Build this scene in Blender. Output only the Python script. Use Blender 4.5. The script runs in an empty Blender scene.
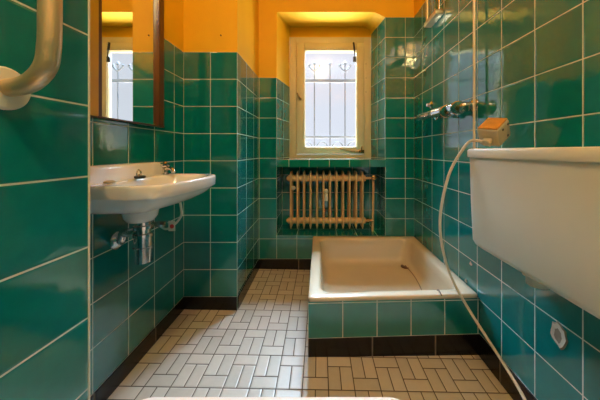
import bpy, bmesh, math, random
from mathutils import Vector, Matrix
random.seed(7)
PI = math.pi
sc = bpy.context.scene
C = sc.collection
F, CX, CY, CAMZ = 248.0, 319.5, 151.0, 0.876

def W(px, py, Y):
    return Vector(((px-CX)*Y/F, Y, CAMZ-(py-CY)*Y/F))

# ------------------------------------------------------------------ materials
class NT:
    def __init__(s, name):
        s.m = bpy.data.materials.new(name); s.m.use_nodes = True
        s.t = s.m.node_tree; s.n = s.t.nodes; s.l = s.t.links
        s.b = s.n['Principled BSDF']
    def link(s, a, b): s.l.new(a, b)
    def math(s, op, a, b=None, c=None, clamp=False):
        n = s.n.new('ShaderNodeMath'); n.operation = op; n.use_clamp = clamp
        for i, v in enumerate((a, b, c)):
            if v is None: continue
            if isinstance(v, (int, float)): n.inputs[i].default_value = v
            else: s.l.new(v, n.inputs[i])
        return n.outputs[0]
    def mix(s, f, a, b):
        n = s.n.new('ShaderNodeMix'); n.data_type = 'RGBA'
        for i, v in ((0, f), (6, a), (7, b)):
            if isinstance(v, (int, float)): n.inputs[i].default_value = v
            elif isinstance(v, tuple): n.inputs[i].default_value = (*v, 1)
            else: s.l.new(v, n.inputs[i])
        return n.outputs[2]
    def uv(s):
        u = s.n.new('ShaderNodeUVMap'); u.uv_map = 'UVMap'
        sp = s.n.new('ShaderNodeSeparateXYZ'); s.l.new(u.outputs[0], sp.inputs[0])
        return u.outputs[0], sp.outputs[0], sp.outputs[1]
    def noise(s, vec, scale, detail=3, rough=.5):
        n = s.n.new('ShaderNodeTexNoise'); n.inputs['Scale'].default_value = scale
        n.inputs['Detail'].default_value = detail; n.inputs['Roughness'].default_value = rough
        if vec is not None: s.l.new(vec, n.inputs['Vector'])
        return n.outputs['Fac']
    def white(s, a, b):
        cb = s.n.new('ShaderNodeCombineXYZ'); s.l.new(a, cb.inputs[0]); s.l.new(b, cb.inputs[1])
        w = s.n.new('ShaderNodeTexWhiteNoise'); w.noise_dimensions = '3D'; s.l.new(cb.outputs[0], w.inputs['Vector'])
        return w.outputs['Value']
    def ramp(s, v, lo, hi, a=0., b=1.):
        n = s.n.new('ShaderNodeMapRange'); n.inputs['From Min'].default_value = lo; n.inputs['From Max'].default_value = hi
        n.inputs['To Min'].default_value = a; n.inputs['To Max'].default_value = b
        n.interpolation_type = 'SMOOTHSTEP'; s.l.new(v, n.inputs['Value']); return n.outputs[0]
    def bump(s, h, strength=.3, dist=.002, normal=None):
        n = s.n.new('ShaderNodeBump'); n.inputs['Strength'].default_value = strength; n.inputs['Distance'].default_value = dist
        s.l.new(h, n.inputs['Height'])
        if normal is not None: s.l.new(normal, n.inputs['Normal'])
        return n.outputs[0]
    def set(s, **k):
        for a, v in k.items():
            i = s.b.inputs[a.replace('_', ' ')]
            if isinstance(v, (int, float)): i.default_value = v
            elif isinstance(v, tuple): i.default_value = (*v, 1)
            else: s.l.new(v, i)

def simple(name, col, rough=.4, metal=0., var=.12, nscale=20, coat=0., bump=0.):
    t = NT(name)
    tc = t.n.new('ShaderNodeTexCoord')
    nz = t.noise(tc.outputs['Object'], nscale, 4)
    c2 = tuple(max(0, c*(1-var)) for c in col); c1 = tuple(min(1, c*(1+var)) for c in col)
    t.set(Base_Color=t.mix(nz, c2, c1), Roughness=rough, Metallic=metal, Coat_Weight=coat)
    if bump: t.set(Normal=t.bump(nz, bump, .002))
    return t.m

def tile_mat(name, ca, cb, grout, rough=.09, hw=.011, vert_only=False, ior=1.85, coat=.3):
    t = NT(name); uv, u, v = t.uv()
    fu = t.math('FRACT', u); fv = t.math('FRACT', v)
    du = t.math('MINIMUM', fu, t.math('SUBTRACT', 1., fu))
    dv = t.math('MINIMUM', fv, t.math('SUBTRACT', 1., fv))
    d = du if vert_only else t.math('MINIMUM', du, dv)
    cell = t.white(t.math('FLOOR', u), t.math('FLOOR', v))
    mott = t.noise(uv, 3.5, 5, .65)
    fine = t.noise(uv, 40, 3, .6)
    f = t.math('ADD', t.math('MULTIPLY', cell, .35), t.math('ADD', t.math('MULTIPLY', mott, .65), t.math('MULTIPLY', fine, .25)))
    f = t.math('SUBTRACT', f, .15, clamp=True)
    col = t.mix(f, ca, cb)
    g = t.ramp(d, hw*.8, hw*1.25)           # 0 in the joint, 1 on the tile
    gn = t.mix(t.noise(uv, 6, 3), tuple(c*.62 for c in grout), grout)
    t.set(Base_Color=t.mix(g, gn, col), Roughness=t.math('ADD', t.math('MULTIPLY', g, rough-.8), .8), Specular_IOR_Level=.5, IOR=ior, Coat_Weight=t.math('MULTIPLY', g, coat), Coat_Roughness=.04)
    edge = t.ramp(d, hw, hw+.03)
    wav = t.noise(uv, 1.6, 2)
    n1 = t.bump(edge, .25, .002)
    n2 = t.bump(wav, .10, .02, n1)
    t.set(Normal=n2)
    return t.m

def floor_mat():
    t = NT('floor_tiles'); uv, u, v = t.uv()
    cw, ch = .0975, .15
    uc = t.math('DIVIDE', u, cw); vc = t.math('DIVIDE', v, ch)
    col = t.math('FLOOR', uc); row = t.math('FLOOR', vc)
    a = t.math('FRACT', uc); b = t.math('MULTIPLY', t.math('FRACT', vc), 1.5)
    par = t.math('PINGPONG', col, 1.)                       # 0,1,0,1
    split = t.math('ADD', .5, t.math('MULTIPLY', par, .5))  # .5 (vertical pair far) or 1 (horizontal far)
    above = t.math('GREATER_THAN', b, split)
    # vertical pair zone: par 0 -> above ; par 1 -> below
    vz = t.math('ABSOLUTE', t.math('SUBTRACT', above, par))
    da = t.math('MINIMUM', a, t.math('SUBTRACT', 1., a))
    dm = t.math('ABSOLUTE', t.math('SUBTRACT', a, .5))
    dm = t.math('ADD', dm, t.math('MULTIPLY', t.math('SUBTRACT', 1., vz), 1.))
    db = t.math('MINIMUM', b, t.math('SUBTRACT', 1.5, b))
    ds = t.math('ABSOLUTE', t.math('SUBTRACT', b, split))
    d = t.math('MINIMUM', t.math('MINIMUM', da, dm), t.math('MINIMUM', db, ds))
    half = t.math('MULTIPLY', t.math('GREATER_THAN', a, .5), vz)
    idu = t.math('ADD', t.math('MULTIPLY', col, 2.), half)
    idv = t.math('ADD', t.math('MULTIPLY', row, 2.), above)
    cell = t.white(idu, idv)
    mott = t.noise(uv, 35, 5, .65)
    f = t.math('ADD', t.math('MULTIPLY', cell, .5), t.math('MULTIPLY', mott, .5))
    colr = t.mix(f, (.37, .345, .285), (.55, .515, .44))
    g = t.ramp(d, .012, .026)
    t.set(Base_Color=t.mix(g, (.06, .042, .03), colr), Roughness=t.math('ADD', t.math('MULTIPLY', g, -.48), .85))
    t.set(Normal=t.bump(t.ramp(d, .02, .07), .5, .002, t.bump(t.noise(uv, 90, 3), .15, .002)))
    return t.m

def paint_mat():
    t = NT('yellow_paint'); tc = t.n.new('ShaderNodeTexCoord')
    n1 = t.noise(tc.outputs['Object'], 5, 6, .6)
    n2 = t.noise(tc.outputs['Object'], 120, 3)
    t.set(Base_Color=t.mix(n1, (.74, .38, .002), (.86, .47, .003)), Roughness=.62, Normal=t.bump(n2, .35, .002))
    return t.m

M = {}
M['tile'] = tile_mat('green_tile', (.001, .118, .107), (.002, .200, .190), (.58, .68, .60))
M['sill_tile'] = tile_mat('sill_tile', (.002, .15, .10), (.004, .22, .15), (.62, .60, .47))
M['black_tile'] = tile_mat('black_tile', (.004, .003, .004), (.012, .010, .012), (.16, .13, .10), rough=.22, vert_only=True, ior=1.4, coat=0)
M['floor'] = floor_mat()
M['paint'] = paint_mat()
M['ceramic'] = simple('white_ceramic', (.74, .73, .70), .12, var=.04, nscale=6, coat=.3)
M['enamel'] = simple('white_enamel', (.52, .44, .31), .22, var=.10, nscale=5, coat=.2)
M['plastic'] = simple('cream_plastic', (.56, .57, .48), .35, var=.05, nscale=8)
M['chrome'] = simple('chrome', (.58, .59, .60), .14, 1., var=.2, nscale=30)
M['brass'] = simple('brass', (.34, .22, .09), .22, 1., var=.2, nscale=40)
M['black'] = simple('black_rubber', (.012, .012, .012), .4)
M['cast'] = simple('radiator_paint', (.60, .41, .20), .45, var=.25, nscale=25, bump=.15)
M['window_paint'] = simple('cream_window_paint', (.62, .52, .30), .45, var=.12, nscale=9, bump=.1)
M['grille'] = simple('grille_metal', (.085, .085, .115), .6)
M['wood'] = simple('red_brown_wood', (.09, .028, .007), .3, var=.3, nscale=14, coat=.2)
M['gold'] = simple('gold_wood', (.60, .32, .01), .35, var=.1, nscale=14)
M['steel'] = simple('satin_steel', (.56, .46, .30), .38, .7, var=.06)
M['hose'] = simple('hose_plastic', (.58, .53, .42), .35, .1)
M['head'] = simple('beige_plastic', (.48, .40, .28), .4, var=.12)
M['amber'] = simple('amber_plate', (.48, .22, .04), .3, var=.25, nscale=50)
M['plaster'] = simple('plaster', (.46, .39, .29), .8, var=.2, nscale=60, bump=.6)
M['hole'] = simple('dark_plaster', (.20, .15, .10), .9, var=.3, nscale=80, bump=.6)
M['white'] = simple('white_lacquer', (.85, .85, .85), .3, var=.02)
M['red'] = simple('red_print', (.5, .02, .02), .5)
M['trim'] = simple('pale_tile_trim', (.55, .58, .50), .35, var=.15)
mm = NT('mirror_glass'); mm.set(Base_Color=(.86, .88, .86), Metallic=1., Roughness=.015); M['mirror'] = mm.m
g = NT('frosted_pane')
tr = g.n.new('ShaderNodeBsdfTransparent'); tr.inputs[0].default_value = (1, 1, 1, 1)
tl = g.n.new('ShaderNodeBsdfTranslucent'); tl.inputs[0].default_value = (.95, .96, 1, 1)
gl = g.n.new('ShaderNodeBsdfGlossy'); gl.inputs['Roughness'].default_value = .1
m1 = g.n.new('ShaderNodeMixShader'); m1.inputs[0].default_value = .004
m2 = g.n.new('ShaderNodeMixShader'); m2.inputs[0].default_value = .02
g.link(tr.outputs[0], m1.inputs[1]); g.link(tl.outputs[0], m1.inputs[2])
g.link(m1.outputs[0], m2.inputs[1]); g.link(gl.outputs[0], m2.inputs[2])
g.link(m2.outputs[0], g.n['Material Output'].inputs[0]); M['pane'] = g.m

# ------------------------------------------------------------------ object helpers
ORG = {}
def obj(name, bm, mats, parent=None, smooth=None, origin=None):
    """link bm (built in world coordinates) as one mesh object"""
    if not isinstance(mats, (list, tuple)): mats = [mats]
    if origin is None:
        xs = [v.co for v in bm.verts]
        lo = Vector([min(c[i] for c in xs) for i in range(3)]); hi = Vector([max(c[i] for c in xs) for i in range(3)])
        origin = Vector(((lo.x+hi.x)/2, (lo.y+hi.y)/2, lo.z))
    bmesh.ops.translate(bm, verts=bm.verts, vec=-Vector(origin))
    me = bpy.data.meshes.new(name); bm.to_mesh(me); bm.free()
    for m in mats: me.materials.append(m)
    o = bpy.data.objects.new(name, me); C.objects.link(o)
    if smooth is not None:
        for p in me.polygons: p.use_smooth = True
        try: me.set_sharp_from_angle(angle=math.radians(smooth))
        except Exception: pass
    ORG[o.name] = Vector(origin)
    if parent is not None:
        o.parent = parent; o.location = Vector(origin)-ORG[parent.name]
    else: o.location = origin
    return o
def tag(o, label=None, cat=None, group=None, kind=None):
    if label: o['label'] = label
    if cat: o['category'] = cat
    if group: o['group'] = group
    if kind: o['kind'] = kind
    return o
def thing(name, loc, label, cat, group=None):
    o = bpy.data.objects.new(name, None); C.objects.link(o); o.location = loc; o.empty_display_size = .05
    ORG[o.name] = Vector(loc); return tag(o, label, cat, group)

def add_box(bm, lo, hi, bev=0., seg=2, mat=None):
    vs = [bm.verts.new((x, y, z)) for x in (lo[0], hi[0]) for y in (lo[1], hi[1]) for z in (lo[2], hi[2])]
    fs = [(0, 1, 3, 2), (4, 6, 7, 5), (0, 4, 5, 1), (2, 3, 7, 6), (0, 2, 6, 4), (1, 5, 7, 3)]
    faces = [bm.faces.new([vs[i] for i in f]) for f in fs]
    if mat is not None:
        for f in faces: f.material_index = mat
    if bev:
        es = list({e for f in faces for e in f.edges})
        r = bmesh.ops.bevel(bm, geom=es, offset=bev, segments=seg, profile=.5, affect='EDGES')
        vs = list({v for v in r['verts']})
        return vs
    return vs
def box(lo, hi, bev=0., seg=2):
    bm = bmesh.new(); add_box(bm, lo, hi, bev, seg); return bm
def frame_at(d):
    d = d.normalized(); a = Vector((0, 0, 1)) if abs(d.z) < .9 else Vector((1, 0, 0))
    x = d.cross(a).normalized(); return x, d.cross(x).normalized()
def add_lathe(bm, p0, axis, prof, n=28):
    """prof: list of (t along axis, radius)"""
    p0 = Vector(p0); axis = Vector(axis).normalized(); x, y = frame_at(axis); rings = []
    for t, r in prof:
        c = p0+axis*t
        if r <= 1e-6: rings.append([bm.verts.new(c)])
        else: rings.append([bm.verts.new(c+x*r*math.cos(2*PI*k/n)+y*r*math.sin(2*PI*k/n)) for k in range(n)])
    for A, B in zip(rings, rings[1:]):
        for k in range(n):
            k2 = (k+1) % n
            if len(A) == 1 and len(B) == 1: continue
            if len(A) == 1: bm.faces.new((A[0], B[k], B[k2]))
            elif len(B) == 1: bm.faces.new((A[k], B[0], A[k2]))
            else: bm.faces.new((A[k], B[k], B[k2], A[k2]))
    for R in (rings[0], rings[-1]):
        if len(R) > 2: bm.faces.new(R)
def lathe(p0, axis, prof, n=28):
    bm = bmesh.new(); add_lathe(bm, p0, axis, prof, n); bmesh.ops.recalc_face_normals(bm, faces=bm.faces); return bm
def smooth_path(pts, k=8):
    pts = [Vector(p) for p in pts]; P = [pts[0]]+pts+[pts[-1]]; out = []
    for i in range(1, len(P)-2):
        a, b, c, d = P[i-1:i+3]
        for j in range(k):
            t = j/k
            out.append(.5*((2*b)+(c-a)*t+(2*a-5*b+4*c-d)*t*t+(3*b-a-3*c+d)*t**3))
    out.append(pts[-1]); return out
def add_tube(bm, pts, r, n=12, smooth=8):
    pts = smooth_path(pts, smooth) if smooth and len(pts) > 2 else [Vector(p) for p in pts]
    rings = []; x = None
    for i, p in enumerate(pts):
        d = (pts[min(i+1, len(pts)-1)]-pts[max(i-1, 0)]).normalized()
        if x is None: x, y = frame_at(d)
        else: x = (x-d*x.dot(d)).normalized()
        y = d.cross(x)
        rr = r[min(i, len(r)-1)] if isinstance(r, (list, tuple)) else r
        rings.append([bm.verts.new(p+x*rr*math.cos(2*PI*k/n)+y*rr*math.sin(2*PI*k/n)) for k in range(n)])
    for A, B in zip(rings, rings[1:]):
        for k in range(n): bm.faces.new((A[k], B[k], B[(k+1) % n], A[(k+1) % n]))
    bm.faces.new(rings[0]); bm.faces.new(rings[-1])
    bmesh.ops.recalc_face_normals(bm, faces=bm.faces)
def tube(pts, r, n=12, smooth=8):
    bm = bmesh.new(); add_tube(bm, pts, r, n, smooth); return bm

class Shell:
    """faces with uv in tile units"""
    def __init__(s): s.bm = bmesh.new(); s.uv = s.bm.loops.layers.uv.new('UVMap')
    def face(s, pts, uvs, mat=0):
        f = s.bm.faces.new([s.bm.verts.new(p) for p in pts]); f.material_index = mat
        for l, q in zip(f.loops, uvs): l[s.uv].uv = q
    def wall(s, a, b, z0, z1, u0, u1, mat=0, za=None):
        """vertical quad from plan point a to b, uv u0..u1"""
        vz = lambda z: (z-.072)/.15
        s.face([(a[0], a[1], z0), (b[0], b[1], z0), (b[0], b[1], z1), (a[0], a[1], z1)],
               [(u0, vz(z0)), (u1, vz(z0)), (u1, vz(z1)), (u0, vz(z1))], mat)
    def done(s, name, mats, **k):
        return tag(obj(name, s.bm, mats, **k), kind='structure')

# ------------------------------------------------------------------ the room shell
ZC, ZB = 2.45, -.06
XL, XR, YP, YB, XP, XN, YN, YF = -.75, .704, 1.368, 1.847, -.4534, -.4915, .5277, -1.0
XNF = XN-.06*(YN-YF)
TL, TR = 1.422, 1.872
TP = [M['tile'], M['paint'], M['sill_tile']]
fz = lambda x: .006-.0186*(x+.75)

s = Shell()          # left recess wall
uL = lambda y: (y-.820)/.1535
s.wall((XL, YN), (XL, YP), ZB, TL, uL(YN), uL(YP)); s.wall((XL, YN), (XL, YP), TL, ZC, 0, 1, 1)
s.done('wall_left', TP)
s = Shell()          # pier: front and return
s.wall((XL, YP), (XP, YP), ZB, TL, 0, 2); s.wall((XL, YP), (XP, YP), TL, ZC, 0, 1, 1)
s.wall((XP, YP), (XP, YB), ZB, TL, 0, (YB-YP)/.171); s.wall((XP, YP), (XP, YB), TL, ZC, 0, 1, 1)
s.done('wall_pier', TP)
s = Shell()          # near left wall with its end face
s.wall((XNF, YF), (XN, YN), ZB, TR, -(YN-YF)/.15, -.001); s.wall((XNF, YF), (XN, YN), TR, ZC, 0, 1, 1)
s.wall((XN, YN), (XL, YN), ZB, TR, .001, 1.7); s.wall((XN, YN), (XL, YN), TR, ZC, 0, 1, 1)
s.done('wall_left_near', TP)
s = Shell()          # right wall
uR = lambda y: (YB-y)/.148
s.wall((XR, YB), (XR, YF), ZB, TR, uR(YB), uR(YF)); s.wall((XR, YB), (XR, YF), TR, ZC, 0, 1, 1)
s.done('wall_right', TP)
s = Shell()          # wall behind the camera
s.wall((XR, YF), (XNF, YF), ZB, TR, 0, 8.58); s.wall((XR, YF), (XNF, YF), TR, ZC, 0, 1, 1)
s.done('wall_front', TP)

# back wall with window niche and radiator niche
YW = 2.12
NL, NR = -.319, .489
BL, BR = -.256, .44
ZS, ZU, ZRB = .813, .757, .247
s = Shell()
s.wall((XP, YB), (NL, YB), ZB, TL, (XP-NL)/.13, 0); s.wall((XP, YB), (NL, YB), TL, ZC, 0, 1, 1)
s.wall((NL, YB), (NR, YB), ZB, ZRB, 0, (NR-NL)/.15)
s.wall((NR, YB), (XR, YB), ZB, TR, 0, (XR-NR)/.15); s.wall((NR, YB), (XR, YB), TR, ZC, 0, 1, 1)
prof = [(NL, TL), (NL, 1.895), (NL+.006, 1.911), (.375, 1.911), (.415, 1.906), (.448, 1.893), (.472, 1.880), (NR, TR)]
backp = [(BL, TL), (BL, 1.920), (BL+.006, 1.936), (.36, 1.936), (.395, 1.930), (.42, 1.915), (.433, 1.900), (BR, TR)]
for (x0, z0), (x1, z1) in zip(prof[1:], prof[2:]):      # paint above the niche opening
    s.face([(x0, YB, z0), (x1, YB, z1), (x1, YB, ZC), (x0, YB, ZC)], [(0, 0)]*4, 1)
for (a, b, c, d) in zip(prof, prof[1:], backp, backp[1:]):   # soffit
    s.face([(a[0], YB, a[1]), (c[0], YW, c[1]), (d[0], YW, d[1]), (b[0], YB, b[1])], [(0, 0)]*4, 1)
# jambs (tiled)
s.wall((NL, YB), (BL, YW), ZS, TL, 0, 2); s.wall((BR, YW), (NR, YB), ZS, TR, 2, 0)
# wall round the window at the niche back
s.wall((BL, YW), (BR, YW), 1.846, 1.94, 0, 1, 1)
# sill: front face and top
us = lambda x: (x+.227)/.15
s.face([(NL, YB-.006, ZU), (NR, YB-.006, ZU), (NR, YB-.006, ZS), (NL, YB-.006, ZS)], [(us(NL), .62), (us(NR), .62), (us(NR), 1.0), (us(NL), 1.0)], 2)
s.face([(NL, YB-.006, ZS), (NR, YB-.006, ZS), (NR, YW+.02, ZS), (NL, YW+.02, ZS)], [(us(NL), 0), (us(NR), 0), (us(NR), 1.82), (us(NL), 1.82)], 2)
s.face([(NL, YB-.006, ZU), (NL, YW, ZU), (NR, YW, ZU), (NR, YB-.006, ZU)], [(0, .1), (0, 1.7), (5, 1.7), (5, .1)], 0)
# radiator niche
s.wall((NL, YB), (NL, YW), ZRB, ZU, 0, 1.8); s.wall((NR, YW), (NR, YB), ZRB, ZU, 1.8, 0)
s.wall((NL, YW), (NR, YW), ZRB, ZU, 0, (NR-NL)/.15)
s.face([(NL, YB, ZRB), (NR, YB, ZRB), (NR, YW, ZRB), (NL, YW, ZRB)], [(0, 0), (5.4, 0), (5.4, 1.8), (0, 1.8)], 0)
s.done('wall_back', TP)

s = Shell()
fl = [(XNF-.1, YF), (XR, YF), (XR, YB), (XL, YB), (XL, YF)]
def fq(x0, x1, y0, y1):
    s.face([(x0, y0, fz(x0)), (x1, y0, fz(x1)), (x1, y1, fz(x1)), (x0, y1, fz(x0))],
           [(x-(-.064), y-.918) for x, y in ((x0, y0), (x1, y0), (x1, y1), (x0, y1))], 0)
fq(XL, XR, YF, YB)
s.done('floor', [M['floor']])
s = Shell()
s.face([(XL, YF, ZC), (XL, YB, ZC), (XR, YB, ZC), (XR, YF, ZC)], [(0, 0)]*4, 0)
s.done('ceiling', [M['paint']])

# trims and skirting
def skirt(name, a, b, nrm, u0, u1, top=.072, d=.006):
    s = Shell(); a = Vector(a); b = Vector(b); n = Vector(nrm)*d
    za, zb = fz(a.x)-.004, fz(b.x)-.004
    p = [(a.x+n.x, a.y+n.y), (b.x+n.x, b.y+n.y)]
    s.face([(p[0][0], p[0][1], za), (p[1][0], p[1][1], zb), (p[1][0], p[1][1], top), (p[0][0], p[0][1], top)], [(u0, .1), (u1, .1), (u1, .9), (u0, .9)])
    s.face([(p[0][0], p[0][1], top), (p[1][0], p[1][1], top), (b.x, b.y, top), (a.x, a.y, top)], [(u0, .9), (u1, .9), (u1, .95), (u0, .95)])
    return s.done(name, [M['black_tile']])
skirt('baseboard_left', (XL, YN), (XL, YP), (1, 0), uL(YN)/2, uL(YP)/2)
skirt('baseboard_pier', (XL, YP), (XP, YP), (0, -1), .02, .98)
skirt('baseboard_pier_return', (XP, YP), (XP, YB), (1, 0), .02, 1.6)
skirt('baseboard_back', (XP, YB), (-.05, YB), (0, -1), 0, 1.35)
skirt('baseboard_right', (XR, 1.09), (XR, YF), (-1, 0), uR(1.09)/2, uR(YF)/2)
skirt('baseboard_left_near', (XNF, YF), (XN, YN), (1, 0), 0, 5)
tag(obj('trim_1', box((XN-.004, YN-.0005, 0), (XN+.0015, YN+.003, TR), .001), M['trim']), kind='structure')

# ------------------------------------------------------------------ window
w = bpy.data.objects.new('window_1', None); C.objects.link(w); w.location = (.092, YW, ZS); ORG[w.name] = Vector((.092, YW, ZS)); tag(w, kind='structure')
def ring(bm, o, i, y0, y1, bev=.004):
    """rectangular frame: o, i = (x0,x1,z0,z1) outer / inner"""
    add_box(bm, (o[0], y0, o[2]), (i[0], y1, o[3]), bev); add_box(bm, (i[1], y0, o[2]), (o[1], y1, o[3]), bev)
    add_box(bm, (i[0]-.002, y0, o[2]), (i[1]+.002, y1, i[2]), bev); add_box(bm, (i[0]-.002, y0, i[3]), (i[1]+.002, y1, o[3]), bev)
o1 = (BL, BR, ZS, 1.848)
# sash outer at px 297..364, glass 304.6..356.8, y 50.8..146.8 at depth Y
def PX(x, y): p = W(x, y, YW-.02); return p.x, p.z
sx0, sz1 = PX(296.5, 43); sx1, sz0 = PX(364, 154)
gx0, gz1 = PX(304.6, 50.8); gx1, gz0 = PX(356.8, 146.8)
bm = bmesh.new(); ring(bm, o1, (sx0-.002, sx1+.002, sz0-.002, sz1+.002), YW-.006, YW+.06); obj('window_frame', bm, M['window_paint'], w, 30)
bm = bmesh.new(); ring(bm, (sx0, sx1, sz0, sz1), (gx0, gx1, gz0, gz1), YW-.024, YW+.03, .006)
ring(bm, (gx0-.006, gx1+.006, gz0-.006, gz1+.006), (gx0+.004, gx1-.004, gz0+.004, gz1-.004), YW-.014, YW+.02, .002)
sash = obj('sash', bm, M['window_paint'], w, 30)
obj('glass_pane', box((gx0-.002, YW-.002, gz0-.002), (gx1+.002, YW+.002, gz1+.002)), M['pane'], sash)
# handles
def P(px, py, Y): return W(px, py, Y)
bm = bmesh.new(); add_lathe(bm, P(300.5, 99, YW-.024), (0, -1, 0), [(0, .010), (.006, .010), (.007, .006), (.03, .006)])
add_tube(bm, [P(300, 99, YW-.052), P(299, 96, YW-.054), P(297, 93, YW-.054)], .0055); obj('handle', bm, M['brass'], sash, 40)
bm = bmesh.new(); add_tube(bm, [P(353.5, 42.5, YW-.033), P(354.5, 50, YW-.033), P(355.3, 62, YW-.033)], [.008]*9+[.005]*10); add_box(bm, tuple(P(353, 62, YW-.03)-Vector((0, .004, 0))), tuple(P(356, 57, YW-.024)+Vector((0, .004, 0))), .001)
tag(obj('stay_arm', bm, M['black'], sash, 40), 'black top stay')
bm = bmesh.new(); add_tube(bm, [P(340, 149, YW-.03), P(352, 151.5, YW-.034), P(361.5, 152, YW-.036)], .0035); add_tube(bm, [P(361.5, 152.5, YW-.036), P(361.8, 146, YW-.036)], .0045, smooth=0)
add_box(bm, tuple(P(359, 153, YW-.034)), tuple(P(364, 150, YW-.022)), .001)
tag(obj('stay_hook', bm, M['brass'], sash, 40), 'brass bottom casement hook')
for zz in (79, 147, 66):
    pass
for py in (64, 78, 92): tag(obj('frame_screw', lathe(P(366, py, YW-.006), (0, -1, 0), [(0, .004), (.003, .003)], 10), M['wood'], w), 'small rusty screw')

# grille outside
YG = 2.30
gr = thing('window_grille', (.1, YG, .9), 'blurred dark iron security grille with leaf finials standing outside behind the window pane', 'grille')
def gp(px, py): return W(px, py, YG)
for px in (298.5, 314.4, 330, 345, 361):
    a = gp(px, 160); b = gp(px, 62)
    obj('upright_bar', tube([a, b], .0058, 10, 0), M['grille'], gr, 40)
    bm = bmesh.new(); c = gp(px, 68)
    add_lathe(bm, gp(px, 66), (0, 0, 1), [(0, .004), (.02, .017), (.05, 0)], 12)
    if px != 330:
        for sg in (-1, 1):
            add_tube(bm, [c+Vector((0, 0, -.03)), c+Vector((sg*.028, 0, -.008)), c+Vector((sg*.05, 0, .022)), c+Vector((sg*.035, 0, .03))], .008, 8)
    obj('leaf_finial', bm, M['grille'], gr, 40)
for py, t in ((81, .014), (137, .009)):
    a = gp(285, py); b = gp(375, py); obj('cross_bar', box((a.x, YG-.012, a.z-t), (b.x, YG+.012, a.z+t), .002), M['grille'], gr)
for px in (306.5, 322, 337.5, 353):
    a = gp(px, 150); pts = [a+Vector((.055*math.cos(t), 0, .075*math.sin(t))) for t in [PI*k/6 for k in range(7)]]
    obj('scroll', tube(pts, .006, 8), M['grille'], gr, 40)

# ------------------------------------------------------------------ radiator
YR = 1.965
rad = thing('radiator', (.09, YR, ZRB), 'cast iron sectional radiator in peeling tan paint inside the green tiled niche under the window', 'radiator')
x0 = W(291, 0, 1.93).x; pitch = (W(362.5, 0, 1.93).x-x0)/11
zt, zb = W(0, 171.5, 1.93).z, W(0, 228.5, 1.93).z
hz = (W(0, 178.5, 1.93).z, W(0, 221, 1.93).z)
def section():
    bm = bmesh.new()
    for j, yy in enumerate((YR-.042, YR, YR+.042)):
        rings = []
        for z, wx, wy in ((zb, .003, .004), (zb+.025, .009, .014), (zb+.06, .0095, .016), ((zb+zt)/2, .0085, .014), (zt-.06, .0095, .016), (zt-.022, .009, .014), (zt, .004, .006)):
            rings.append([bm.verts.new((x0+wx*math.cos(a), yy+wy*math.sin(a), z)) for a in [2*PI*k/10 for k in range(10)]])
        for A, B in zip(rings, rings[1:]):
            for k in range(10): bm.faces.new((A[k], A[(k+1) % 10], B[(k+1) % 10], B[k]))
        bm.faces.new(rings[0][::-1]); bm.faces.new(rings[-1])
    for z in hz:
        add_box(bm, (x0-.0085, YR-.052, z-.02), (x0+.0085, YR+.052, z+.02), .006)
        add_lathe(bm, (x0-pitch/2, YR-.02, z), (1, 0, 0), [(0, .021), (.006, .024), (pitch-.006, .024), (pitch, .021)], 20)
    bmesh.ops.recalc_face_normals(bm, faces=bm.faces)
    return bm
sec0 = obj('section', section(), M['cast'], rad, 40)
for k in range(1, 12):
    c = sec0.copy(); C.objects.link(c); c.parent = rad; c.location.x += pitch*k
xl, xr = x0-pitch/2, x0+pitch*11.5
for z in hz:
    obj('end_plug', lathe((xl-.012, YR-.02, z), (1, 0, 0), [(0, .008), (.004, .014), (.014, .018)], 12), M['cast'], rad, 40)
    obj('wall_bracket', box((x0+pitch*2.4, YR+.03, z-.03), (x0+pitch*2.6, YW, z-.018)), M['cast'], rad)
    obj('wall_bracket', box((x0+pitch*8.4, YR+.03, z-.03), (x0+pitch*8.6, YW, z-.018)), M['cast'], rad)
v = W(373.5, 177.5, 1.93)
pv = obj('supply_pipe', tube([(xr-.005, YR-.02, hz[0]), (v.x-.01, YR-.02, hz[0]), (v.x+.0, YR-.022, hz[0]-.03), (v.x-.002, YR-.022, hz[1]+.03), (v.x-.004, YR-.02, ZRB)], .009), M['cast'], rad, 50)
obj('valve', lathe((v.x, YR-.065, v.z), (0, 1, 0), [(0, .012), (.004, .019), (.012, .021), (.022, .019), (.026, .010), (.045, .010)], 20), M['brass'], pv, 40)
obj('return_valve', lathe((xr-.004, YR-.02, hz[1]), (1, 0, 0), [(0, .014), (.012, .014), (.014, .019), (.028, .019), (.032, .012), (v.x-xr+.004, .012)], 16), M['brass'], rad, 40)
a = W(326, 195, 1.905)
mt = obj('heat_meter', box((a.x-.012, YR-.075, a.z-.045), (a.x+.015, YR-.05, a.z+.012), .004), M['plastic'], rad, 40); tag(mt, 'cream heat meter clipped on the middle sections')
obj('meter_dial', lathe((a.x+.001, YR-.078, a.z+.03), (0, 1, 0), [(0, .013), (.003, .017), (.028, .017)], 20), M['plastic'], mt, 40)
a = W(293.5, 188, 1.9)
tag(obj('cap_disc', lathe((a.x, YR-.075, a.z), (0, 1, 0), [(0, .010), (.004, .016), (.02, .016)], 20), M['plaster'], rad, 40), 'small round pinkish disc on the first section')

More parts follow.
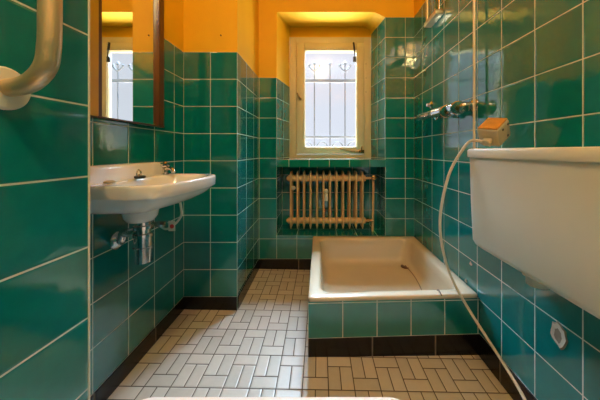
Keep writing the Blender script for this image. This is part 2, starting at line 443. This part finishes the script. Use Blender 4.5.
# ------------------------------------------------------------------ shower tray
tx0, ty1 = -.049, YB-.004
txr = XR-.003
ya, yb = 1.062, 1.090
zr = .246
ty = thing('shower_tray', (.33, 1.45, 0), 'cream enamel shower tray set in green tiled plinth with black tile base in right corner', 'shower tray')
s = Shell()
up = lambda x: (x-tx0)/.149
for z0, z1, mi, vv in ((.072, .230, 0, (0.02, .98)), (-.03, .072, 1, (.1, .9))):
    if mi == 0: uvs = [(0.001, .0), (5.03, .0), (5.03, 1.05), (0.001, 1.05)]
    else: uvs = [(.001, .1), (2.7, .1), (2.7, .9), (.001, .9)]
    s.face([(tx0, ya, z0), (txr, yb, z0), (txr, yb, z1), (tx0, ya, z1)], uvs, mi)
    s.face([(tx0, ty1, z0), (tx0, ya, z0), (tx0, ya, z1), (tx0, ty1, z1)], [(0.001, uvs[0][1]), (5, uvs[0][1]), (5, uvs[2][1]), (0.001, uvs[2][1])], mi)
    s.face([(txr, yb, z0), (txr, ty1, z0), (txr, ty1, z1), (txr, yb, z1)], [(0, .1)]*4, mi)
obj('plinth', s.bm, [M['tile'], M['black_tile']], ty)
def rrect(x0, x1, y0a, y0b, y1, r, n=6, z=0.):
    pts = []
    cs = [((x1-r, y1-r), 0), ((x0+r, y1-r), 90), ((x0+r, y0a+r), 180), ((x1-r, y0b+r), 270)]
    for (cx, cy), a0 in cs:
        for k in range(n+1):
            a = math.radians(a0+90*k/n); pts.append((cx+r*math.cos(a), cy+r*math.sin(a), z))
    return pts
bm = bmesh.new(); R = []
def RR(i, r, z, back=0.): R.append([bm.verts.new(p) for p in rrect(tx0+i, txr-i*1.0, ya+i*.9, yb+i*.9, ty1-i-back, r, z=z)])
RR(.004, .012, .227); RR(-.006 if False else 0., .014, .231); RR(0, .014, zr-.007); RR(.003, .014, zr-.002); RR(.009, .016, zr)
RR(.042, .05, zr+.000); RR(.050, .06, zr-.004); RR(.056, .065, zr-.014); RR(.061, .07, zr-.05); RR(.070, .078, .12); RR(.080, .085, .098); RR(.098, .095, .084); RR(.125, .10, .078); RR(.25, .06, .074)
for A, B in zip(R, R[1:]):
    n = len(A)
    for k in range(n): bm.faces.new((A[k], A[(k+1) % n], B[(k+1) % n], B[k]))
bm.faces.new(R[-1])
bmesh.ops.recalc_face_normals(bm, faces=bm.faces)
if bm.faces[:][-1].normal.z < 0: bmesh.ops.reverse_faces(bm, faces=bm.faces)
basin = obj('basin', bm, M['enamel'], ty, 50)
dz = .0835
dp = W(405, 263.5, 1.705); dp.y = 1.70
bm = lathe((dp.x, dp.y, dz-.001), (0, 0, 1), [(0, .030), (.004, .030), (.005, .026), (.003, .024), (.003, 0)], 28)
dr = obj('drain', bm, M['wood'], basin, 40)
# thin dark tube from the drain over the tray floor
cp = [Vector((dp.x, dp.y, .091)), Vector((dp.x+.012, dp.y-.09, .084)), Vector((dp.x+.008, 1.50, .082)), Vector((dp.x-.01, 1.38, .082)), Vector((dp.x-.035, 1.24, .084)), Vector((dp.x-.05, 1.175, .105)), Vector((dp.x-.055, 1.155, .19)), Vector((dp.x-.056, 1.115, .252)), Vector((dp.x-.058, 1.075, .2505))]
tag(obj('dark_line', tube(cp, .0025, 8), M['wood'], None, 50), 'thin dark line running from the drain across the shower tray floor to its front rim', 'cord')

# ------------------------------------------------------------------ wash basin
wb = thing('wash_basin', (-.62, .90, .61), 'small white ceramic wash basin mounted on the left green tiled wall', 'wash basin')
poly = [(-.75, .70), (-.53, .70), (-.475, .716), (-.452, .76), (-.437, .86), (-.43, .95), (-.431, 1.0), (-.440, 1.055), (-.47, 1.088), (-.53, 1.10), (-.75, 1.10)]
def radial(poly, c, n, off=0.):
    out = []
    for k in range(n):
        a = 2*PI*(k+off)/n; d = Vector((math.cos(a), math.sin(a))); best = 0
        for (p, q) in zip(poly, poly[1:]+poly[:1]):
            p = Vector(p)-Vector(c); q = Vector(q)-Vector(c); e = q-p
            den = d.x*e.y-d.y*e.x
            if abs(den) < 1e-9: continue
            t = (p.x*e.y-p.y*e.x)/den; u_ = (p.x*d.y-p.y*d.x)/den
            if t > 0 and -1e-6 <= u_ <= 1+1e-6: best = max(best, t)
        out.append((c[0]+d.x*best, c[1]+d.y*best))
    return out
NS = 96
ol = radial(poly, (-.60, .90), NS)
inpoly = []
for k in range(48):
    a = 2*PI*k/48; ca, sa = math.cos(a), math.sin(a); e = .72
    inpoly.append((-.562+.107*math.copysign(abs(ca)**e, ca), .90+.172*math.copysign(abs(sa)**e, sa)))
il = radial(inpoly, (-.60+.038, .90), NS)
# same direction ordering (angles from slightly different centres are fine)
bm = bmesh.new(); R = []
def oring(z, sx, sy): R.append([bm.verts.new((XL+(x-XL)*sx, .9+(y-.9)*sy, z)) for x, y in ol])
def iring(z, k): R.append([bm.verts.new((-.562+(x+.562)*k, .9+(y-.9)*k, z)) for x, y in il])
R.append([bm.verts.new((XL+.10+(x-XL)*.12, .9+(y-.9)*.25, .668)) for x, y in ol])
oring(.671, .50, .46); oring(.679, .66, .64); oring(.692, .80, .79); oring(.709, .895, .89); oring(.724, .95, .95); oring(.733, .978, .978); oring(.7355, .990, .990); oring(.738, .997, .997)
oring(.768, 1., 1.); oring(.773, .997, .997); oring(.776, .985, .985)
iring(.775, 1.03); iring(.772, 1.0); iring(.762, .97); iring(.735, .92); iring(.712, .8); iring(.700, .6); iring(.695, .3); iring(.693, .12)
for A, B in zip(R, R[1:]):
    for k in range(NS): bm.faces.new((A[k], A[(k+1) % NS], B[(k+1) % NS], B[k]))
bm.faces.new(R[0][::-1]); bm.faces.new(R[-1])
add_lathe(bm, (-.648, .90, .622), (0, 0, 1), [(0, .034), (.003, .043), (.018, .052), (.04, .057), (.056, .060)], 32)
bmesh.ops.recalc_face_normals(bm, faces=bm.faces)
bowl = obj('bowl', bm, M['ceramic'], wb, 50)
bm = bmesh.new()                                        # upstand along the wall
pr = [(XL, .770), (-.682, .770), (-.688, .785), (-.697, .802), (-.701, .818), (-.705, .825), (-.712, .828), (XL, .828)]
ys = [(.702, .93), (.706, .98), (.712, 1.), (1.090, 1.), (1.096, .98), (1.099, .93)]
RRs = [[bm.verts.new((x, y, .770+(z-.770)*k)) for x, z in pr] for y, k in ys]
for A, B in zip(RRs, RRs[1:]):
    for k in range(len(pr)): bm.faces.new((A[k], A[(k+1) % len(pr)], B[(k+1) % len(pr)], B[k]))
bm.faces.new(RRs[0]); bm.faces.new(RRs[-1][::-1]); bmesh.ops.recalc_face_normals(bm, faces=bm.faces)
obj('upstand', bm, M['ceramic'], wb, 40)
tx, tyy = -.664, 1.068
tap = thing('basin_tap', (tx, tyy, .7755), 'small chrome pillar tap at the far end of the wash basin', 'tap')
bm = lathe((tx, tyy, .7755), (0, 0, 1), [(0, .016), (.004, .016), (.006, .011), (.026, .012), (.03, .009)], 20)
obj('tap_body', bm, M['chrome'], tap, 40)
obj('tap_handle', lathe((tx, tyy, .805), (0, 0, 1), [(0, .009), (.003, .016), (.008, .019), (.016, .018), (.020, .010), (.025, .006), (.026, 0)], 8), M['chrome'], tap, 30)
obj('spout', tube([(tx, tyy, .795), (tx+.02, tyy-.012, .803), (tx+.045, tyy-.028, .800), (tx+.056, tyy-.036, .788)], .008), M['chrome'], tap, 50)
plug = thing('basin_plug', (-.668, .905, .776), 'black rubber plug with chrome ring resting on the back ledge of the wash basin', 'plug')
obj('stopper', lathe((-.655, .905, .7765), (.0, 0, 1), [(0, .015), (.003, .018), (.008, .018), (.010, .013)], 24), M['black'], plug, 40)
bm = bmesh.new(); add_tube(bm, [(-.667, .905, .787), (-.667, .905, .80), (-.660, .905, .807), (-.653, .905, .80), (-.653, .905, .787)], .003, 8)
add_lathe(bm, (-.66, .905, .786), (0, 0, 1), [(0, .006), (.006, .004)], 12); obj('pull_ring', bm, M['chrome'], plug, 40)
tag(obj('hole_cover', lathe((-.668, .79, .776), (0, 0, 1), [(0, .016), (.003, .016), (.006, .010), (.0065, 0)], 20), M['plaster'], wb, 40), 'beige cap over the unused tap hole')
tr_ = thing('bottle_trap', (-.625, .90, .468), 'chrome bottle trap with wall elbow hanging under the wash basin', 'trap')
tb = obj('trap_body', lathe((-.639, .90, .472), (0, 0, 1), [(0, .023), (.004, .029), (.05, .029), (.052, .032), (.058, .032), (.06, .029), (.094, .029), (.096, .033), (.106, .033), (.108, .023), (.122, .023), (.124, .031), (.136, .031), (.138, .023), (.152, .023)], 28), M['chrome'], tr_, 35)
obj('waste_elbow', tube([(-.648, .90, .578), (-.69, .90, .580), (-.712, .90, .576), (-.722, .905, .555), (-.735, .915, .545), (-.7485, .92, .545)], .015, 14), M['chrome'], tr_, 50)
obj('wall_flange', lathe((-.7495, .92, .545), (1, 0, 0), [(0, .034), (.004, .033), (.014, .022), (.02, .017)], 24), M['chrome'], tr_, 40)
obj('elbow_nut', lathe((-.665, .90, .579), (-1, 0, 0), [(0, .019), (.012, .019), (.014, .016), (.03, .016)], 8), M['chrome'], tr_, 30)
# angle valve, supply loop and tag
av = thing('angle_valve', (-.75, 1.08, .575), 'small chrome angle valve on the tiled wall behind the bottle trap', 'valve')
q = W(161, 224, 1.09); q.x = -.71
obj('valve_body', lathe((XL+.001, 1.09, q.z), (1, 0, 0), [(0, .024), (.004, .024), (.006, .010), (.04, .010), (.042, .014), (.055, .014)], 16), M['chrome'], av, 35)
obj('valve_knob', lathe((XL+.056, 1.09, q.z), (1, 0, 0), [(0, .015), (.018, .013), (.02, 0)], 8), M['chrome'], av, 30)
lp = [Vector((-.71, 1.09, q.z)), W(166, 229, 1.08), W(175, 224, 1.07), W(181, 216, 1.05), W(181, 208, 1.04), W(177, 202, 1.03)]
lp[-1].z = .735
tag(obj('supply_hose', tube(lp, .0045, 10), M['plastic'], None, 50), 'thin pale supply hose looping down under the far end of the wash basin', 'hose')
tg = thing('paper_tag', tuple(W(172, 231, 1.06)), 'white paper tag with red mark hanging from the supply hose', 'tag')
a = W(168.5, 231, 1.06); b = W(175, 221, 1.06)
obj('card', box((a.x, 1.058, a.z), (b.x, 1.062, b.z), .001), M['plastic'], tg)
c = W(171.7, 226.5, 1.056)
obj('red_mark', lathe((c.x, 1.0565, c.z), (0, 1, 0), [(0, .009), (.0015, .009)], 16), M['red'], tg)

# ------------------------------------------------------------------ mirror
mr = thing('wall_mirror', (XL, .98, .985), 'tall wall mirror with red-brown and gold wooden side rails above the wash basin', 'mirror')
XM = -.742
Y0m, Y1m, ZM0, ZM1 = .745, 1.168, .99, 1.78
bm = box((XL, Y0m, ZM0), (XM-.002, Y1m, ZM1), .001); tag(obj('backing', bm, M['wood'], mr), 'dark backing board')
obj('mirror_glass', box((XM-.0018, Y0m+.01, ZM0+.004), (XM, Y1m-.006, ZM1-.004)), M['mirror'], mr)
def yat(px, x): return x*F/(px-CX)
XMF = -.727
tag(obj('side_rail', box((XM-.004, Y0m, ZM0), (XMF, yat(99, XMF), ZM1), .002), M['gold'], mr), 'gold side rail')
tag(obj('edge_bead', box((XM-.004, yat(99, XMF), ZM0), (XMF-.004, yat(103.5, XMF), ZM1), .002), M['wood'], mr), 'red-brown bead')
tag(obj('side_rail', box((XM-.004, yat(159.5, XMF), ZM0), (XMF, yat(164, XMF), ZM1), .003), M['wood'], mr), 'red-brown side rail')
tag(obj('edge_bead', box((XM-.004, yat(164, XMF), ZM0), (XMF-.004, Y1m, ZM1), .002), M['wood'], mr), 'red-brown outer bead')
obj('bottom_rail', box((XM-.004, Y0m, ZM0-.004), (XMF-.003, Y1m, ZM0+.002), .001), M['wood'], mr)

# ------------------------------------------------------------------ cistern
ci = thing('toilet_cistern', (.63, .69, .52), 'large white plastic toilet cistern mounted on the right green tiled wall', 'cistern')
CY0, CY1 = .44, .94
def loft_box(levels, r=.02, n=5):
    bm = bmesh.new(); R = []
    for z, xa, y0, y1, rr in levels:
        pts = []
        for (cx, cy), a0 in (((XR-.002, y1), 90), ((xa+rr, y1-rr), 90), ((xa+rr, y0+rr), 180), ((XR-.002, y0), 270)):
            if cx > .69: pts.append((cx, cy, z)); continue
            for k in range(n+1):
                a = math.radians(a0+90*k/n); pts.append((cx+rr*math.cos(a), cy+rr*math.sin(a), z))
        R.append([bm.verts.new(p) for p in pts])
    for A, B in zip(R, R[1:]):
        for k in range(len(A)): bm.faces.new((A[k], A[(k+1) % len(A)], B[(k+1) % len(A)], B[k]))
    bm.faces.new(R[0][::-1]); bm.faces.new(R[-1]); bmesh.ops.recalc_face_normals(bm, faces=bm.faces); return bm
obj('tank', loft_box([(.520, .60, CY0+.03, CY1-.045, .02), (.526, .583, CY0+.02, CY1-.034, .022), (.538, .566, CY0+.012, CY1-.022, .025), (.552, .560, CY0+.009, CY1-.016, .025), (.70, .557, CY0+.006, CY1-.009, .025), (.857, .556, CY0+.004, CY1-.004, .025)]), M['plastic'], ci, 40)
obj('lid', loft_box([(.853, .551, CY0, CY1, .025), (.858, .550, CY0, CY1+.001, .025), (.878, .550, CY0, CY1+.001, .025), (.883, .553, CY0+.003, CY1-.003, .025), (.885, .56, CY0+.01, CY1-.01, .02)]), M['plastic'], ci, 40)
obj('flush_outlet', lathe((.625, .712, .522), (0, 0, -1), [(0, .034), (.006, .034), (.008, .026), (.03, .026), (.031, .020)], 24), M['plastic'], ci, 40)
obj('inlet_stub', lathe((.635, .775, .524), (0, 0, -1), [(0, .018), (.012, .016), (.014, 0)], 18), M['plastic'], ci, 40)

# ------------------------------------------------------------------ shower fittings
sh = thing('hand_shower', (.62, .88, .886), 'beige block shaped hand shower with amber top lying on the cistern corner', 'hand shower')
cc = Vector((.622, .885, .943))
A = Vector((.76, .36, .54)).normalized(); B = Vector((.36, .36, -.84)); B = (B-A*A.dot(B)).normalized(); Cc = A.cross(B).normalized()
if Cc.y < 0: Cc = -Cc
def obox(bm, c, hx, hy, hz_, bev):
    t = bmesh.new(); add_box(t, (-hx, -hy, -hz_), (hx, hy, hz_), bev, 3)
    mt_ = Matrix((A, Cc, -B)).transposed().to_4x4(); mt_.translation = c
    t.transform(mt_); me = bpy.data.meshes.new('t'); t.to_mesh(me); t.free(); bm.from_mesh(me); bpy.data.meshes.remove(me)
bm = bmesh.new(); obox(bm, cc, .040, .034, .034, .006); obox(bm, cc-A*.045+B*.012, .012, .014, .012, .004)
hd = obj('head_body', bm, M['head'], sh, 40)
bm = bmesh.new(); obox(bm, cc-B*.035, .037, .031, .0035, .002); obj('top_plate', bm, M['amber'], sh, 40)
for du, dv in ((-.008, -.018), (.028, -.020), (.018, .020)): obj('screw_hole', lathe(cc+A*du+B*dv-Cc*.0342, -Cc, [(0, .005), (.0012, .004)], 12), M['black'], sh)
hs = [cc-A*.05+B*.012, W(471, 141, .925), W(461, 152, .95), W(450, 172, .98), W(442.5, 200, 1.0), W(440, 225, 1.015), W(443, 250, 1.025), W(452, 279, 1.025), W(468, 308, 1.0), W(487, 338, .945), W(507, 369, .885), W(525, 400, .815)]
hs += [Vector((.668, .75, .012)), Vector((.64, .62, fz(.64)+.009)), Vector((.60, .5, fz(.6)+.009))]
tag(obj('shower_hose', tube(hs, .0054, 12), M['hose'], None, 60), 'long beige shower hose curving from the hand shower down past the tray to the floor', 'hose')
rl = thing('shower_rail', (.676, 1.084, .72), 'slim vertical beige shower rail on the right tiled wall behind the cistern corner', 'rail')
obj('rail_tube', tube([(.676, 1.084, .72), (.676, 1.084, 2.2)], .0052, 16, 0), M['hose'], rl, 40)
for z in (.74, 2.17): obj('rail_bracket', lathe((XR-.001, 1.084, z), (-1, 0, 0), [(0, .018), (.006, .016), (.01, .009), (.032, .009)], 16), M['steel'], rl, 40)

mx = thing('shower_mixer', (.65, 1.33, 1.05), 'chrome two handle shower mixer bar on the right tiled wall', 'mixer tap')
XB = .645
obj('mixer_body', tube([(XB, 1.17, 1.082), (XB, 1.27, 1.084), (XB, 1.40, 1.088), (XB, 1.60, 1.092)], [.027]*9+[.025]*8+[.021]*9, 20), M['chrome'], mx, 50)
for yy in (1.245, 1.145):
    k_ = obj('mixer_handle', lathe((XB-.006, yy, 1.074), (-.45, -.88, -.12), [(-.02, .014), (0, .018), (.004, .030), (.022, .033), (.028, .028), (.030, .012), (.031, 0)], 10), M['chrome'], mx, 30)
    obj('index_cap', lathe(Vector((XB-.006, yy, 1.074))+Vector((-.45, -.88, -.12)).normalized()*.029, (-.45, -.88, -.12), [(0, .013), (.003, .011), (.004, 0)], 16), M['brass'], k_, 40)
obj('valve_block', box((XB-.018, 1.09, 1.05), (XB+.018, 1.24, 1.088), .008), M['chrome'], mx, 30)
obj('hose_outlet', lathe((XB, 1.17, 1.055), (0, 0, -1), [(0, .011), (.012, .011), (.013, .014), (.024, .014)], 8), M['chrome'], mx, 30)
obj('hose_outlet', lathe((XB, 1.32, 1.072), (0, 0, -1), [(0, .014), (.016, .014), (.017, .010), (.024, .010)], 8), M['chrome'], mx, 30)
for yy, z in ((1.13, 1.085), (1.50, 1.092)):
    obj('wall_union', lathe((XR-.001, yy, z), (-1, 0, 0), [(0, .032), (.004, .031), (.012, .018), (.014, .014), (XR-XB, .013)], 24), M['chrome'], mx, 35)
bm = bmesh.new(); add_lathe(bm, (XR-.001, 1.56, 1.165), (-1, 0, 0), [(0, .026), (.004, .026), (.012, .014), (.03, .012), (.034, .0)], 20)
hk = obj('wall_hook', bm, M['chrome'], None, 35); tag(hk, 'small round chrome hook on the right tiled wall just above the shower mixer', 'hook')

sp = thing('shower_pipe', (.67, 1.50, 1.66), 'chrome pipe with small wall bracket high on the right wall near the back corner', 'pipe')
obj('pipe', tube([(.668, 1.535, 1.665), (.668, 1.535, ZC-.002)], .009, 14, 0), M['steel'], sp, 40)
obj('bracket', box((.655, 1.40, 1.650), (XR-.001, 1.56, 1.678), .005), M['steel'], sp, 30)
obj('pipe', tube([(.69, 1.43, 1.675), (.69, 1.43, ZC-.002)], .006, 12, 0), M['chrome'], sp, 40)

p_ = W(221, 35.5, YP)
tag(obj('nail', lathe((p_.x, YP-.0002, p_.z), (0, -1, 0), [(0, .004), (.004, .004), (.006, 0)], 12), M['wood']), 'small dark nail head in the yellow wall above the tiled pier', 'nail')
# wall hole with plaster plug
hc = W(560, 335, .728)
bm = bmesh.new(); ring1 = []; ring2 = []; ring3 = []
for k in range(18):
    a = 2*PI*k/18; j = 1+random.uniform(-.13, .13)
    ring1.append(bm.verts.new((XR-.0005, hc.y+.027*j*math.cos(a), hc.z+.038*j*math.sin(a))))
    ring2.append(bm.verts.new((XR-.0030, hc.y+.023*j*math.cos(a), hc.z+.033*j*math.sin(a))))
    ring3.append(bm.verts.new((XR-.0012, hc.y+.012*j*math.cos(a)+.003, hc.z+.021*j*math.sin(a)-.004)))
for A_, B_ in ((ring1, ring2), (ring2, ring3)):
    for k in range(18): bm.faces.new((A_[k], A_[(k+1) % 18], B_[(k+1) % 18], B_[k]))
f = bm.faces.new(ring3); f.material_index = 1
for f_ in list(bm.faces)[:18]: f_.material_index = 1
bmesh.ops.recalc_face_normals(bm, faces=bm.faces)
tag(obj('plaster_patch', bm, [M['plaster'], M['hole']], None, 30), 'ragged oval patch of cream plaster in right wall tiles below the cistern', 'plaster patch')
for (px, py), lab in (((471, 264), 'small white plaster chip on the right wall above the tray, the upper of two'), ((466, 281), 'small white plaster chip on the right wall at the tray edge, the lower of two')):
    yv = XR*F/(px-CX); p = W(px, py, yv); bm = bmesh.new(); n = 9; vs = []; vt = []
    for k in range(n):
        a = 2*PI*k/n; r_ = random.uniform(.006, .013); vs.append(bm.verts.new((XR-.0005, p.y+r_*math.cos(a), p.z+r_*math.sin(a)*1.1))); vt.append(bm.verts.new((XR-.004, p.y+r_*.6*math.cos(a), p.z+r_*.6*math.sin(a))))
    for k in range(n): bm.faces.new((vs[k], vs[(k+1) % n], vt[(k+1) % n], vt[k]))
    bm.faces.new(vt); bmesh.ops.recalc_face_normals(bm, faces=bm.faces)
    tag(obj('plaster_chip', bm, M['plaster'], None), lab, 'plaster chip')

# ------------------------------------------------------------------ grab bar on the near left wall
gb = thing('grab_bar', (-.46, .40, .93), 'thick satin metal grab bar curving up from a round flange on the near left wall', 'grab bar')
wx = lambda y: XN-.06*(YN-y)
gy = .392
bp = [(wx(gy)+.001, gy, .975), (wx(gy)+.030, gy, .979), (wx(gy)+.050, gy, .989), (wx(gy)+.066, gy, 1.008), (wx(gy)+.072, gy, 1.035), (wx(gy)+.074, gy, 1.10), (wx(gy)+.074, gy, 1.4), (wx(gy)+.062, gy, 1.43), (wx(gy)+.045, gy, 1.447), (wx(gy)+.001, gy, 1.455)]
obj('tube', tube(bp, .014, 20), M['steel'], gb, 60)
for z in (.975, 1.455): obj('wall_flange', lathe((wx(gy)-.0005, gy, z), (1, 0, 0), [(0, .034), (.004, .034), (.008, .031), (.010, .018)], 32), M['plastic'], gb, 35)

# ------------------------------------------------------------------ pale stool whose seat edge shows at the bottom of the frame
st = thing('stool', (-.085, .27, 0), 'white rounded seat edge of a low stool just in front of the camera', 'stool')
zs, YE = .4185, .468
bm = bmesh.new(); R = []
def srect(i, z):
    x0_, x1_ = -.36+i, .18-i; pts = []
    y1_, y0_ = YE-i, .10+i; r_ = .05-i*.5
    for (cx, cy), a0 in (((x1_-r_, y1_-r_), 0), ((x0_+r_, y1_-r_), 90), ((x0_+r_, y0_+r_), 180), ((x1_-r_, y0_+r_), 270)):
        for k in range(9):
            a = math.radians(a0+90*k/8); pts.append((cx+r_*math.cos(a), cy+r_*math.sin(a), z))
    R.append([bm.verts.new(p) for p in pts])
srect(.012, zs-.03); srect(.003, zs-.026); srect(0, zs-.015); srect(.003, zs-.004); srect(.012, zs)
for A_, B_ in zip(R, R[1:]):
    for k in range(len(A_)): bm.faces.new((A_[k], A_[(k+1) % len(A_)], B_[(k+1) % len(A_)], B_[k]))
bm.faces.new(R[0][::-1]); bm.faces.new(R[-1]); bmesh.ops.recalc_face_normals(bm, faces=bm.faces)
obj('seat', bm, M['white'], st, 50)
for lx in (-.27, .09):
    for ly in (.15, .35): obj('leg', lathe((lx, ly, fz(lx)), (0, 0, 1), [(0, .013), (.02, .014), (zs-.03-fz(lx), .019)], 16), M['white'], st, 40)

# ------------------------------------------------------------------ light
wd = bpy.data.worlds.new('World'); sc.world = wd; wd.use_nodes = True
bg = wd.node_tree.nodes['Background']; bg.inputs[0].default_value = (.84, .88, 1.0, 1); bg.inputs[1].default_value = .76
def area(name, loc, target, size, sy, power, col, spread=PI):
    l = bpy.data.lights.new(name, 'AREA'); l.shape = 'RECTANGLE'; l.size = size; l.size_y = sy; l.energy = power; l.color = col; l.spread = spread
    o = bpy.data.objects.new(name, l); C.objects.link(o); o.location = loc
    o.rotation_euler = (Vector(target)-Vector(loc)).to_track_quat('-Z', 'Y').to_euler(); return o
p = area('window_portal', (.09, YW+.07, 1.33), (.09, 0, 1.33), .75, 1.05, 1, (1, 1, 1)); p.data.cycles.is_portal = True
area('sky_daylight', (.1, 6.0, 5.6), (.1, 2.1, 1.35), 5.0, 3.6, 6500, (.50, .74, 1.0))
l = bpy.data.lights.new('ceiling_bulb', 'POINT'); l.energy = 36; l.color = (1.0, .74, .27); l.shadow_soft_size = .035
o = bpy.data.objects.new('ceiling_bulb', l); C.objects.link(o); o.location = (.02, -.22, 2.3)
area('ceiling_fill', (.05, -.35, 2.42), (.05, -.35, 0), .9, .9, 8, (.74, .93, 1.0))  # added cool fill light, unseen behind the camera; no fixture there
area('ground_bounce', (.1, 3.1, .25), (.1, 2.0, 1.6), 2.0, 1.2, 260, (1.0, .97, .88))

cam = bpy.data.cameras.new('Camera'); co = bpy.data.objects.new('Camera', cam); C.objects.link(co)
co.location = (0, 0, CAMZ); co.rotation_euler = (PI/2, 0, 0)
cam.sensor_width = 36; cam.sensor_fit = 'HORIZONTAL'; cam.lens = 36*F/600
cam.shift_x = (300-CX)/600; cam.shift_y = -(200-CY)/600; cam.clip_start = .02
sc.camera = co
vs_ = sc.view_settings; vs_.view_transform = 'Standard'; vs_.look = 'None'; vs_.exposure = 0.12; vs_.gamma = 1
vs_.use_curve_mapping = False
sc.cycles.use_denoising = True
